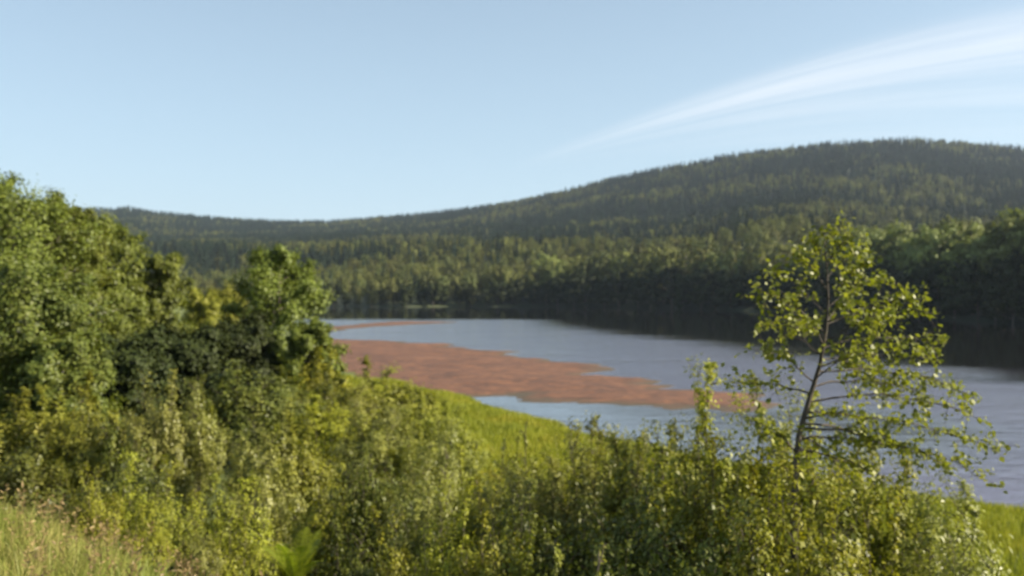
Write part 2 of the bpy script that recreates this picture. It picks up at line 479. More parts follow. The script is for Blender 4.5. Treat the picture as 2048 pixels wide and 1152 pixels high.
# dark calm band along the far shore; its inner edge, from the photograph
edge_w = np.interp(WX, [-90, -60, -10, 5, 30, 55, 75, 110], [-172, -165, -160, -150, -140, -128, -95, -70])
calm_pool = poly_sd(WX, WY, [(-8, 62), (4, 56.5), (14, 53), (24, 52), (26, 46), (20, 38), (8, 38), (2, 48)])
WIND = [(-600, 330), (-120, 222), (-46, 203), (-10, 205), (8, 198), (23, 135), (32, 108), (39, 86), (46, 71), (62, 45), (100, 5), (300, -60)]
wd = -seg_dist(WX, WY, WIND) + fbm(WX * 0.05, WY * 0.05, 77, 3) * 5
rp = 0.05 + 0.95 * sstep(-8, 12, wd + fbm(WX * 0.02, WY * 0.2, 78, 3) * 6)
rp = rp * (1 - 0.8 * sstep(-5, 2, calm_pool))
id_ = np.arange(WX.size).reshape(WX.shape)
F = np.stack([id_[:-1, :-1], id_[1:, :-1], id_[1:, 1:], id_[:-1, 1:]], -1).reshape(-1, 4)
wo_ = np_mesh('water', np.stack([WX, WY, WX * 0], -1).reshape(-1, 3), F, M_WATER, smooth=True, pts_attr={'ripple': rp.ravel()})
tag(wo_, 'broad calm river reflecting the pale sky and dark shore', 'river', kind='structure')

# ------------------------------------------------------------------ foliage builders
def leaves_mesh(name, P, size, mat, parent, rng, aspect=0.6, outward=None, up=0.35, jitter=0.3, fold=0.12, along=None, noise=0.36):
    """one small bent leaf (two triangles pairs) at each point"""
    n = len(P); P = np.asarray(P)
    nrm = rng.normal(size=(n, 3)) * noise; nrm[:, 2] += up
    if outward is not None: nrm += outward
    nrm /= np.linalg.norm(nrm, axis=1)[:, None] + 1e-9
    a = rng.normal(size=(n, 3)) if along is None else along + rng.normal(size=(n, 3)) * 0.5
    u = a - (a * nrm).sum(1)[:, None] * nrm; u /= np.linalg.norm(u, axis=1)[:, None] + 1e-9
    v = np.cross(nrm, u)
    s = size * (1 + rng.uniform(-jitter, jitter, n))[:, None]
    w = s * aspect * rng.uniform(0.8, 1.2, (n, 1))
    lift = nrm * s * fold
    V = np.stack([P - u * s * 0.5, P + v * w * 0.5 + lift - u * s * 0.08, P + u * s * 0.5, P - v * w * 0.5 + lift - u * s * 0.08], 1).reshape(-1, 3)
    F = np.arange(n * 4).reshape(n, 4)
    return np_mesh(name, V, F, mat, parent, rnd=rng.uniform(0, 1, n))


def tubes_mesh(name, branches, mat, parent, sides=6):
    VV = []; FF = []; base = 0
    for pts, rd in branches:
        pts = np.asarray(pts, float); k = len(pts); sd = sides if rd[0] > 0.012 else 4
        d = np.gradient(pts, axis=0); d /= np.linalg.norm(d, axis=1)[:, None] + 1e-9
        ref = np.array([1.0, 0, 0]) if abs(d[0][0]) < 0.8 else np.array([0, 1.0, 0])
        a = np.cross(d, ref); a /= np.linalg.norm(a, axis=1)[:, None] + 1e-9
        b = np.cross(d, a)
        an = np.arange(sd) / sd * 2 * math.pi
        ring = pts[:, None, :] + (a[:, None, :] * np.cos(an)[None, :, None] + b[:, None, :] * np.sin(an)[None, :, None]) * np.asarray(rd)[:, None, None]
        VV.append(ring.reshape(-1, 3))
        i = np.arange(k - 1)[:, None] * sd; j = np.arange(sd)[None, :]; j2 = (j + 1) % sd
        FF.append((np.stack([i + j, i + j2, i + sd + j2, i + sd + j], -1).reshape(-1, 4)) + base)
        base += k * sd
    return np_mesh(name, np.concatenate(VV), np.concatenate(FF), mat, parent, smooth=True)


def mass_normals(P, cl, c, r):
    """direction out of the crown as a whole mixed with direction out of the leaf's own clump"""
    o = (P - np.asarray(c)) / np.asarray(r); o /= np.linalg.norm(o, axis=1)[:, None] + 1e-6
    q = cl / (np.linalg.norm(cl, axis=1)[:, None] + 1e-6)
    return o * 0.55 + q * 0.75


def bez(p0, d, L, rng, n=6, bend=0.0, wob=0.06):
    """polyline from p0 along d with vertical bend (metres) and wobble"""
    t = np.linspace(0, 1, n)[:, None]
    p = p0 + d * L * t
    p[:, 2] += bend * (t[:, 0] ** 2)
    w = rng.normal(size=(n, 3)) * wob * L; w[0] = 0
    return p + np.cumsum(w, 0) * 0.4


def unit(v): return v / (np.linalg.norm(v) + 1e-9)


def grow_tree(rng, h, cr, base=0.18, nlimb=26, nsub=7, leaf_per=14, env='oval', trunk_r=None, spread=0.16, lean=(0, 0), rise=0.55):
    """returns wood branches and leaf points of a broadleaf tree"""
    tr = trunk_r or h * 0.014
    n = 12
    tz = np.linspace(0, 1, n)
    tp = np.stack([lean[0] * tz ** 1.5 * h, lean[1] * tz ** 1.5 * h, tz * h * 0.97], 1)
    wob = np.cumsum(rng.normal(size=(n, 2)) * h * 0.008, 0); wob[0] = 0; tp[:, :2] += wob
    wood = [(tp, tr * (1 - 0.9 * tz) + 0.004)]
    LP = []; LO = []
    ang = rng.uniform(0, 6.28)
    for i in range(nlimb):
        f = base + (1 - base) * ((i + rng.uniform(0, 1)) / nlimb) ** 0.9
        f = min(f, 0.985)
        p0 = np.array([np.interp(f, tz, tp[:, k]) for k in range(3)])
        ang += 2.4 + rng.normal() * 0.35
        g_ = (f - base) / (1 - base)
        if env == 'oval': e = max(0.28, math.sin(math.pi * (0.14 + 0.78 * g_))) ** 0.6
        elif env == 'round': e = math.sqrt(max(0.12, 1 - (1.7 * g_ - 0.75) ** 2 * 0.85))
        elif env == 'birch': e = (1 - g_) ** 0.55 * min(1, 0.55 + g_ * 2.2)
        else: e = 1 - 0.75 * g_
        L = cr * e * rng.uniform(0.72, 1.18)
        el = rise * (0.45 + 0.9 * g_) + rng.normal() * 0.12
        d = unit(np.array([math.cos(ang) * math.cos(el), math.sin(ang) * math.cos(el), math.sin(el)]))
        L /= max(0.55, math.cos(el)) ** 0.5
        pl = bez(p0, d, L, rng, 6, bend=-0.10 * L)
        r0 = tr * (1 - 0.85 * f) * 0.55 + 0.004
        wood.append((pl, np.linspace(r0, 0.004, 6)))
        ns = max(2, int(nsub * (0.5 + e * 0.7)))
        for j in range(ns):
            q = 0.28 + 0.72 * (j + rng.uniform(0, 1)) / ns
            q = min(q, 1.0)
            s0 = np.array([np.interp(q, np.linspace(0, 1, 6), pl[:, k]) for k in range(3)])
            sd = unit(d * 0.75 + rng.normal(size=3) * 0.65 + np.array([0, 0, 0.10]))
            SL = L * rng.uniform(0.22, 0.42) * (1.15 - 0.45 * q)
            sp = bez(s0, sd, SL, rng, 4, bend=-0.12 * SL)
            if rng.uniform() < 0.7: wood.append((sp, np.linspace(r0 * 0.45 + 0.002, 0.002, 4)))
            m = max(3, int(leaf_per * rng.uniform(0.45, 1.5)))
            tq = rng.uniform(0.15, 1.08, m)
            pts = np.stack([np.interp(tq, np.linspace(0, 1, 4), sp[:, k]) for k in range(3)], 1)
            pts += rng.normal(size=(m, 3)) * SL * spread * 1.2
            LP.append(pts); LO.append(pts - sp[2] * 0.6 - s0 * 0.4)
    LP = np.concatenate(LP); LO = np.concatenate(LO)
    rxy = np.quantile(np.hypot(LP[:, 0], LP[:, 1]), 0.96); k = np.array([cr / rxy, cr / rxy, h / (np.quantile(LP[:, 2], .9985))])
    if env != 'birchwhip':
        LP = LP * k; wood = [(p * k, r_) for p, r_ in wood]
    LO = mass_normals(LP, LO, (0, 0, h * 0.42), (cr, cr, h * 0.5))
    return wood, LP, LO


def grow_shrub(rng, h, w, stems=14, nsub=14, leaf_per=12, plume=0.17, tall=0.30):
    """many stems, each ending in an upright plume of leafy twigs, with gaps between"""
    wood = []; LP = []; LO = []
    for i in range(stems):
        a = i * 2.4 + rng.normal() * 0.3; rr = math.sqrt((i + 0.5) / stems)
        out = rr * w * 0.5 * rng.uniform(0.75, 1.12)
        H = h * (1 - 0.50 * rr ** 2) * rng.uniform(0.74, 1.04)
        tip = np.array([math.cos(a) * out, math.sin(a) * out, H])
        b0 = np.array([math.cos(a) * out * 0.25, math.sin(a) * out * 0.25, 0.0])
        n = 8; t = np.linspace(0, 1, n)[:, None]
        pl = b0 * (1 - t) + tip * t; pl[:, :2] *= (0.72 + 0.28 * t)
        wb = np.cumsum(rng.normal(size=(n, 3)) * h * 0.012, 0); wb[0] = 0; pl += wb
        r0 = 0.005 + 0.005 * h * rng.uniform(0.6, 1.2)
        wood.append((pl, np.linspace(r0, 0.0015, n)))
        pr = w * plume * rng.uniform(0.75, 1.25)
        if i % 5 == 2:      # a long young shoot standing proud of the rest
            pl[:, 2] *= 1.22; pr *= 0.55
        for j in range(nsub):
            top_ = rng.uniform() < 0.78
            q = (1 - rng.uniform() ** 1.3 * tall * 1.6) if top_ else rng.uniform(0.15, 0.75)
            q = min(max(q, 0.1), 1.0)
            s0 = np.array([np.interp(q, t[:, 0], pl[:, k]) for k in range(3)])
            b = rng.uniform(0, 6.28)
            sd = unit(np.array([math.cos(b), math.sin(b), 0.75 + rng.normal() * 0.3]))
            SL = pr * rng.uniform(0.6, 1.15) * (1.15 - 0.55 * max(0, (q - 0.5) * 2))
            sp = bez(s0, sd, SL, rng, 4)
            if rng.uniform() < 0.7: wood.append((sp, np.linspace(r0 * 0.35, 0.0012, 4)))
            m = max(3, int(leaf_per * rng.uniform(0.5, 1.5)))
            tq = rng.uniform(0.15, 1.05, m)
            pts = np.stack([np.interp(tq, np.linspace(0, 1, 4), sp[:, k]) for k in range(3)], 1) + rng.normal(size=(m, 3)) * pr * 0.13
            cc = np.array([np.interp(0.82, t[:, 0], pl[:, k]) for k in range(3)])
            LP.append(pts); LO.append((pts - cc) * np.array([1, 1, 0.6]))
    LP = np.concatenate(LP); LO = np.concatenate(LO)
    rxy = np.quantile(np.hypot(LP[:, 0], LP[:, 1]), 0.96)
    k = np.array([w / 2 / rxy, w / 2 / rxy, h / np.quantile(LP[:, 2], .975)])
    LP = LP * k; wood = [(p * k, r_) for p, r_ in wood]
    LO = mass_normals(LP, LO, (0, 0, h * 0.3), (w / 2, w / 2, h * 0.6))
    kk = LP[:, 2] < h * 1.15; LP = LP[kk]; LO = LO[kk]
    for p, r_ in wood: p[:, 2] = np.minimum(p[:, 2], h * 1.13)
    LP[:, 2] = np.maximum(LP[:, 2], 0.03)
    return wood, LP, LO


def copy_tree(o, parent=None):
    c = o.copy(); COL.objects.link(c)
    if parent: c.parent = parent
    for ch in list(o.children): copy_tree(ch, c)
    return c


BARK_GREY = bark_mat("grey_brown_bark", (0.05, 0.04, 0.03), (0.16, 0.13, 0.10))
BARK_PALE = bark_mat("pale_birch_bark", (0.10, 0.09, 0.08), (0.45, 0.42, 0.38))
BARK_DARK = bark_mat("dark_twig_bark", (0.03, 0.025, 0.018), (0.09, 0.07, 0.05))

L_OLIVE = leaf_mat("olive_birch_leaf", (0.101, 0.113, 0.015), (0.204, 0.208, 0.025), (0.299, 0.278, 0.038))
L_GREEN = leaf_mat("fresh_rowan_leaf", (0.057, 0.087, 0.015), (0.114, 0.145, 0.025), (0.187, 0.198, 0.037))
L_WILLOW = leaf_mat("grey_willow_leaf", (0.116, 0.130, 0.027), (0.222, 0.227, 0.046), (0.323, 0.307, 0.074), rough=0.45, spec=0.35)
L_BRIGHT = leaf_mat("yellow_green_leaf", (0.125, 0.142, 0.013), (0.258, 0.259, 0.023), (0.359, 0.334, 0.037))
L_ALDER = leaf_mat("dark_alder_leaf", (0.051, 0.067, 0.013), (0.113, 0.126, 0.020), (0.178, 0.174, 0.033), rough=0.45)
L_GLOSSY = leaf_mat("glossy_sapling_leaf", (0.099, 0.110, 0.013), (0.187, 0.189, 0.018), (0.291, 0.258, 0.037), rough=0.5, spec=0.4, trans=0.38)
L_FAR = leaf_mat("distant_birch_leaf", (0.079, 0.091, 0.026), (0.148, 0.152, 0.039), (0.227, 0.215, 0.052), rough=0.6, spec=0.2, trans=0.12, objvar=0.8)
L_FARD = leaf_mat("distant_aspen_leaf", (0.057, 0.071, 0.023), (0.107, 0.120, 0.036), (0.170, 0.172, 0.047), rough=0.6, spec=0.2, trans=0.12, objvar=0.8)
L_TREE = leaf_mat("deep_green_tree_leaf", (0.060, 0.078, 0.013), (0.125, 0.148, 0.022), (0.21, 0.225, 0.036))
L_FARLIT = leaf_mat("distant_sunlit_tint_leaf", (0.10, 0.12, 0.035), (0.19, 0.21, 0.055), (0.26, 0.27, 0.075), rough=0.6, spec=0.2, trans=0.2, objvar=0.4)  # paler leaf: sunlight on the far crowns put into the colour
L_SHADE = leaf_mat("shade_tint_leaf", (0.015, 0.020, 0.005), (0.028, 0.036, 0.008), (0.06, 0.07, 0.014), rough=0.6, spec=0.15, trans=0.12, objvar=0.4)  # near-black leaf: shade put into the colour
L_SPRUCE = leaf_mat("spruce_needles", (0.014, 0.024, 0.016), (0.027, 0.041, 0.023), (0.05, 0.066, 0.030), rough=0.7, spec=0.15, trans=0.12, objvar=0.95)

# ------------------------------------------------------------------ mid-distance trees on the near bank (left)
def make_tree(name, seed, h, cr, leafmat, bark, leaf=0.14, **kw):
    rng = np.random.default_rng(seed)
    wood, LP, LO = grow_tree(rng, h, cr, **kw)
    root = empty(name, (0, 0, 0))
    tubes_mesh('trunk', wood, bark, root)
    leaves_mesh('crown', LP, leaf, leafmat, root, rng, outward=LO, aspect=0.72)
    root['_h'] = h
    return root


def place(root, px, Y, top, wpx=None, w0=None, rz=0.0, sink=0.05):
    """stand a plant so that its top is at photo row `top` when Y metres away"""
    X = (px - 1024) / FPX * Y
    z = gz1(X, Y)
    H = max(0.25, CAM_Z + (576 - top) / FPX * Y - z)
    s = H / root['_h']
    sx = s if wpx is None else (wpx / FPX * Y) / w0
    root.location = (X, Y, z - sink); root.scale = (sx, sx, s); root.rotation_euler = (0, 0, rz)
    return root


tree_defs = [
    # px, Y, top, half-width px, leaf, bark, env, base, seed, label
    (-5, 31, 322, 170, L_TREE, BARK_GREY, 'oval', .10, 1, 'tallest broadleaf tree, at the left edge, crown top against the sky'),
    (122, 34, 388, 95, L_TREE, BARK_PALE, 'oval', .14, 2, 'tall olive green tree with a spiky top, right beside the tallest one'),
    (222, 38, 434, 98, L_TREE, BARK_GREY, 'round', .06, 3, 'rounded olive tree sloping down towards the river, its top just under the left skyline'),
    (305, 40, 505, 62, L_TREE, BARK_GREY, 'round', .05, 4, 'smaller round tree tucked below the slope of the rounded olive tree'),
    (405, 50, 574, 58, L_OLIVE, BARK_GREY, 'round', .05, 5, 'low pale green tree in the dip between the left trees and the lone round one'),
    (455, 54, 572, 55, L_OLIVE, BARK_GREY, 'round', .05, 6, 'low yellowish tree touching the back of the lone round tree'),
    (562, 36, 494, 100, L_TREE, BARK_GREY, 'oval', .04, 7, 'tall round-topped tree in the middle left, sunlit on its right side, standing before the river'),
    (610, 33, 640, 66, L_TREE, BARK_GREY, 'round', .04, 8, 'lower sunlit tree hugging the right side of the round-topped tree'),
    (478, 33, 625, 85, L_SHADE, BARK_DARK, 'round', .05, 9, 'tree with shade painted into its leaves, at the left foot of the round-topped tree'),
    (28, 21, 520, 150, L_GREEN, BARK_PALE, 'round', .16, 10, 'fresh green rowan with bluish leaves in front of the tallest tree'),
    (120, 20, 660, 95, L_GREEN, BARK_PALE, 'round', .22, 11, 'small fresh green rowan with drooping sprays at the left'),
    (375, 30, 650, 105, L_SHADE, BARK_DARK, 'round', .05, 12, 'bushy alder in the hollow on the left bank, shade painted into its leaves'),  # trees about the hollow carry its shade in their leaf colour
    (235, 27, 660, 90, L_SHADE, BARK_DARK, 'round', .06, 13, 'low tree between the rowans and the hollow, leaves coloured dark as shade'),
]
for (px, Y, top, hw, lm, bk, env, base, sd, lab) in tree_defs:
    X = (px - 1024) / FPX * Y; z = gz1(X, Y); H = CAM_Z + (576 - top) / FPX * Y - z
    cr = hw / FPX * Y
    near = Y < 23
    t = make_tree('rowan_tree' if lm is L_GREEN else ('shade_tint_tree' if lm is L_SHADE else 'broadleaf_tree'), 100 + sd, H, cr, lm, bk,
                  leaf=0.10 if near else 0.135, env=env, base=base,
                  nlimb=52 if hw > 100 else 42, nsub=14, leaf_per=56, spread=0.24)
    t.location = (X, Y, z - 0.05); t.rotation_euler = (0, 0, 0)
    tag(t, lab, 'tree')

# ------------------------------------------------------------------ shrubs on the slope
def make_shrub(name, seed, h, w, lm, leaf, aspect, **kw):
    rng = np.random.default_rng(seed)
    wood, LP, LO = grow_shrub(rng, h, w, **kw)
    root = empty(name, (0, 0, -50))
    tubes_mesh('stem', wood, BARK_DARK, root)
    leaves_mesh('foliage', LP, leaf, lm, root, rng, aspect=aspect, outward=LO, up=0.35)
    root['_h'] = h; root['_w'] = w
    return root


P_MID = [make_shrub('willow_shrub', 201, 3.2, 3.2, L_WILLOW, 0.10, 0.42, stems=24, nsub=30, leaf_per=17),
         make_shrub('birch_shrub', 202, 3.2, 3.0, L_OLIVE, 0.10, 0.66, stems=22, nsub=30, leaf_per=16),
         make_shrub('alder_shrub', 203, 3.2, 3.4, L_ALDER, 0.11, 0.75, stems=20, nsub=30, leaf_per=16, plume=0.20),
         make_shrub('birch_shrub', 204, 3.2, 3.0, L_BRIGHT, 0.10, 0.6, stems=22, nsub=30, leaf_per=16)]
P_NEAR = [make_shrub('willow_shrub', 211, 2.0, 1.7, L_WILLOW, 0.056, 0.38, stems=22, nsub=32, leaf_per=16),
          make_shrub('birch_shrub', 212, 2.0, 1.6, L_OLIVE, 0.048, 0.72, stems=20, nsub=32, leaf_per=16),
          make_shrub('alder_shrub', 213, 2.0, 1.8, L_ALDER, 0.056, 0.78, stems=18, nsub=32, leaf_per=16, plume=0.20),
          make_shrub('birch_shrub', 214, 2.0, 1.6, L_BRIGHT, 0.048, 0.58, stems=20, nsub=32, leaf_per=16)]
used = set()
W_, B_, A_, Y_ = 0, 1, 2, 3
SHR = [  # px, Y, top row, width px, kind, label (None: one of the look-alikes)
    # around the foot of the left trees
    (645, 30, 715, 110, Y_, 'sunlit shrub spilling right from the lower sunlit tree to the sandbar edge'),
    (775, 29, 738, 170, B_, 'rounded shrub with feathery top standing out against the red sandbar'),
    (700, 27, 765, 150, W_, 'pale willow shrub left of the feathery shrub, its right half before the sand'),
    (850, 27, 790, 130, B_, 'shrub at the left end of the bright meadow'),
    (760, 22, 830, 170, W_, 'wide willow shrub in front of the feathery shrub, left of the meadow'),
    (850, 20, 860, 120, B_, None), (640, 24, 800, 150, Y_, None), (560, 26, 760, 150, A_, None), (480, 25, 740, 150, A_, None),
    (840, 15, 905, 130, W_, None), (905, 24, 815, 110, B_, None), (890, 18, 860, 110, W_, None), (700, 17, 905, 120, A_, 'dark shrub beside the deepest shadow below the central willows'),
    # left band
    (310, 15.5, 775, 120, W_, 'pale willow shrub with an upright rounded top, brightest in the left band'),
    (385, 16, 790, 110, W_, 'narrow upright willow just right of the brightest one'),
    (180, 16, 775, 120, B_, 'tall thin shrub at the foot of the drooping rowan'), (95, 17, 790, 130, B_, None), (20, 16, 800, 130, B_, None),
    (530, 15, 830, 130, W_, 'pale willow below the shade-coloured dark tree'), (600, 15, 850, 120, B_, None),
    (260, 12, 880, 110, A_, None), (20, 12.5, 895, 160, A_, None),
    (520, 11.5, 900, 140, W_, 'broad pale willow in the middle of the lower left thicket'), 
    (250, 10, 935, 130, Y_, 'yellow green shrub at the top edge of the dry grass'), (340, 10, 950, 120, Y_, None),
    (420, 9.2, 985, 130, B_, None), (500, 8.8, 990, 130, Y_, None), (330, 8.6, 1020, 110, B_, None),
    (470, 7.6, 1045, 120, Y_, 'low yellow green shrub immediately left of the fern'),
    (280, 7.4, 1030, 90, Y_, None), (560, 6.4, 1085, 90, B_, None), (180, 8.9, 960, 110, B_, None), (400, 6.6, 1075, 80, W_, None),
    (300, 7.6, 1020, 90, Y_, None), (390, 6.7, 1070, 80, B_, None), (190, 8.6, 955, 100, Y_, None),
    (650, 10.5, 960, 130, Y_, None), 
    (740, 10.2, 930, 130, A_, 'fresh dark green shrub with a pointed top beside the deepest shadow'), (800, 10.5, 960, 110, A_, None),
    # centre
    (860, 9.5, 975, 140, W_, None), (940, 10.5, 925, 110, Y_, None), (1020, 11, 915, 110, B_, None), (1130, 11, 900, 100, Y_, None), (1000, 10, 955, 130, W_, None), (1075, 9.5, 930, 150, W_, 'silvery willow shrub in the centre foreground, below the meadow'),
    (1150, 9.5, 940, 130, W_, None), (900, 8, 1010, 130, Y_, None), (980, 7.4, 1020, 120, Y_, 'yellow shrub with reddish leaf tips in the centre foreground'),
    (1060, 8, 1010, 130, A_, None), (780, 8, 1060, 140, Y_, None), (870, 6.8, 1090, 120, Y_, None), (1040, 6.6, 1090, 120, B_, None),
    (700, 7.4, 1085, 130, A_, None), 
    (1150, 7.5, 1030, 150, A_, None), (1230, 8.8, 960, 130, B_, None),
    # right of centre
    (1190, 10, 862, 48, W_, 'slim silvery willow tip rising before the bright pool'),
    (1290, 9.8, 900, 100, W_, 'grey willow shrub at the right end of the meadow'), (1250, 10.5, 950, 100, W_, None),
    (1340, 9, 865, 80, W_, 'silvery shrub left of the yellow green sandbar-high shrub'),
    (1400, 8.6, 800, 85, Y_, 'tallest yellow green shrub, its tip level with the right end of the sandbar'),
    (1455, 8.8, 850, 100, Y_, None), (1530, 8.6, 830, 120, B_, 'leafy shrub touching the left side of the sapling trunk'), (1600, 8.8, 850, 120, Y_, None),
    (1370, 7.4, 930, 130, B_, None), (1300, 7.4, 990, 130, A_, None), (1450, 7.0, 960, 130, B_, None), (1540, 7.4, 930, 120, Y_, None),
    (1240, 6.6, 1060, 120, A_, None), (1380, 6.2, 1080, 130, A_, None), (1500, 6.2, 1070, 130, A_, None),
    (1690, 8.4, 905, 130, B_, 'olive shrub just right of the sapling trunk'), (1640, 7, 1000, 130, A_, None),
    (1740, 7.4, 960, 130, B_, None), (1810, 8.2, 975, 130, Y_, None), (1590, 6.9, 960, 130, Y_, None),
    (1760, 6.3, 1060, 130, Y_, None), (1560, 5.7, 1030, 100, B_, None), (1640, 5.9, 1010, 90, Y_, None), (1880, 7.6, 985, 150, W_, 'glossy silvery shrub glittering at the lower right beside the grass'),
    (1900, 6.6, 1070, 120, W_, 'lower glittering shrub at the bottom right, beside the grass'), (1650, 5.8, 1110, 130, B_, None),
]
KN = ['willow', 'birch', 'alder', 'birch']
GRP = {0: 'grey green willow shrubs crowding the bank', 1: 'olive birch shrubs crowding the bank',
       2: 'dark alder shrubs crowding the bank', 3: 'yellow green young birches crowding the bank'}
ORD = ['first', 'second', 'third', 'fourth', 'fifth', 'sixth', 'seventh', 'eighth', 'ninth', 'tenth']
SKIND = ['pale willow', 'olive birch', 'dark alder', 'yellow green birch']


def shrub_place(px, top):
    if px < 620: return 'in the band under the tall left trees' if top <= 900 else 'along the upper edge of the dry verge'
    if px < 900: return 'between the fern and the bright meadow'
    if px < 1200: return 'in the centre foreground below the meadow'
    if px < 1500: return 'below the pool, right of the meadow'
    return 'around the foot of the glossy young tree'


unl = []
rs = random.Random(5)
for (px, Y, top, wpx, k, lab) in SHR:
    pool = P_MID if Y > 11.2 else P_NEAR
    proto = pool[k]
    o = proto if (Y > 11.2, k) not in used else copy_tree(proto)
    used.add((Y > 11.2, k))
    sh = place(o, px, Y, top, wpx * 1.4, proto['_w'], rz=rs.uniform(0, 6.28))
    s = sh.scale; s[0] = s[1] = max(s[0], s[2] * 0.55)
    tag(sh, lab or 'shrub', 'shrub', GRP[k])
    if not lab: unl.append((px, top, k, sh))

cnt = {}
for (px, top, k, sh) in sorted(unl, key=lambda q: q[0]):
    pl_ = shrub_place(px, top); cnt[(pl_, k)] = cnt.get((pl_, k), 0) + 1
    tot = sum(1 for q in unl if q[2] == k and shrub_place(q[0], q[1]) == pl_)
    sh['label'] = ('the one %s shrub %s' % (SKIND[k], pl_)) if tot == 1 else '%s %s shrub from the left %s' % (ORD[cnt[(pl_, k)] - 1], SKIND[k], pl_)

# ------------------------------------------------------------------ the near sapling with glossy leaves
rng = np.random.default_rng(77)
SY = 6.4
def sp_(px, py, dy=0.0):
    Y = SY + dy; return np.array([(px - 1024) / FPX * Y, Y, CAM_Z + (576 - py) / FPX * Y])
sx0 = sp_(1590, 1150); sz0 = gz1(sx0[0], SY)
root_s = empty('sapling_tree', (sx0[0], SY, sz0 - 0.05))
org = np.array([sx0[0], SY, sz0 - 0.05])
tk = [np.array([sx0[0], SY, sz0 - 0.05]), sp_(1588, 1100), sp_(1588, 1000), sp_(1592, 930), sp_(1598, 870, .02), sp_(1618, 800, .03), sp_(1640, 730, .02), sp_(1652, 660),
      sp_(1656, 600, -.02), sp_(1654, 540, -.03), sp_(1650, 500), sp_(1648, 462)]
tk = np.array(tk) - org
rr_ = np.array([.034, .031, .028, .026, .024, .021, .018, .014, .011, .008, .005, .002])
woods = [(tk, rr_)]
LPs = []; LOs = []
limbs = [  # start on trunk index (float), end pixel, depth offset
    (3.4, 1500, 840, -.2), (3.8, 1790, 900, .25), (4.2, 1880, 925, -.15), (4.5, 1740, 840, -.5), (4.6, 1985, 905, .1), (5.0, 1960, 835, -.2),
    (5.2, 1470, 770, .15), (5.4, 1850, 790, .4), (5.5, 1520, 700, -.3), (5.8, 1950, 790, .3), (6.0, 1880, 720, -.3), (6.1, 1760, 760, .55),
    (6.3, 1530, 650, .3), (6.5, 1890, 690, .2), (6.7, 1850, 620, -.35), (6.9, 1520, 580, -.2), (7.1, 1840, 600, .35), (7.3, 1780, 640, -.55),
    (7.5, 1550, 545, .25), (7.8, 1780, 560, .2), (8.0, 1740, 520, -.3), (8.3, 1590, 500, -.15), (8.8, 1720, 505, .2), (9.2, 1690, 480, -.1), (9.5, 1620, 478, .1),
    (7.2, 1700, 600, .5), (6.6, 1600, 640, -.5), (4.0, 1700, 960, .5), (3.6, 1640, 960, -.4), (5.6, 1740, 700, -.5), (10.2, 1665, 462, .05),
    (4.3, 1960, 960, .2), (3.5, 1800, 975, -.2)]
for (ti, ex, ey, dd) in limbs:
    s0 = np.array([np.interp(ti, np.arange(len(tk)), tk[:, k]) for k in range(3)])
    e = sp_(ex, ey, dd) - org
    n = 8; t = np.linspace(0, 1, n)[:, None]
    pl = s0 * (1 - t) + e * t; L = np.linalg.norm(e - s0)
    pl[:, 2] += np.sin(t[:, 0] * math.pi) * 0.07 * L + rng.normal(size=n) * 0.012 * L
    r0 = np.interp(ti, np.arange(len(tk)), rr_) * 0.42
    woods.append((pl, np.linspace(r0, 0.0018, n)))
    ns = int(6 + L * 17)
    for j in range(ns):
        q = 0.25 + 0.75 * (j + rng.uniform()) / ns; q = min(q, 1)
        b0 = np.array([np.interp(q, t[:, 0], pl[:, k]) for k in range(3)])
        sd = unit(unit(e - s0) * 0.7 + rng.normal(size=3) * 0.6)
        SL = rng.uniform(0.08, 0.26)
        sp2 = bez(b0, sd, SL, rng, 4, bend=-0.15 * SL)
        woods.append((sp2, np.linspace(0.0026, 0.001, 4)))
        m = rng.integers(6, 12)
        tq = rng.uniform(0.1, 1.05, m)
        pts = np.stack([np.interp(tq, np.linspace(0, 1, 4), sp2[:, k]) for k in range(3)], 1) + rng.normal(size=(m, 3)) * 0.022
        LPs.append(pts); LOs.append(np.repeat(sd[None], m, 0))
LPs = np.concatenate(LPs); LOs = np.concatenate(LOs)
tubes_mesh('trunk', woods, BARK_DARK, root_s, sides=8)
leaves_mesh('crown', LPs, 0.048, L_GLOSSY, root_s, rng, aspect=0.68, along=LOs + np.array([0, 0, -0.5]), up=0.3, fold=0.10)
tag(root_s, 'slender young tree with glossy leaves leaning up before the water on the right', 'tree')

# slim twiggy saplings rising in front of the meadow
def whip(px, Y, top, seed, lab):
    rng = np.random.default_rng(seed)
    X = (px - 1024) / FPX * Y; z = gz1(X, Y); H = CAM_Z + (576 - top) / FPX * Y - z
    rt = empty('young_sapling', (X, Y, z - 0.03))
    wood, LP, LO = grow_tree(rng, H, 0.30, base=0.35, nlimb=15, nsub=3, leaf_per=6, env='birch', trunk_r=0.010, spread=0.2, lean=(rng.uniform(-.05, .05), 0), rise=0.9)
    tubes_mesh('trunk', wood, BARK_DARK, rt)
    leaves_mesh('crown', LP, 0.05, L_WILLOW, rt, rng, aspect=0.6)
    tag(rt, lab, 'sapling')
whip(1072, 11, 838, 301, 'thin leafy sapling crossing the meadow up to the edge of the pool')
whip(978, 11, 872, 302, 'short thin sapling left of the one that reaches the pool')
whip(893, 12, 880, 303, 'thin sapling at the left side of the meadow')
whip(1190, 10.5, 828, 304, 'slim grey sapling rising from the silvery willow tip')
whip(1198, 5.6, 1085, 305, 'small pale leafy sprout at the very bottom edge, right of centre')

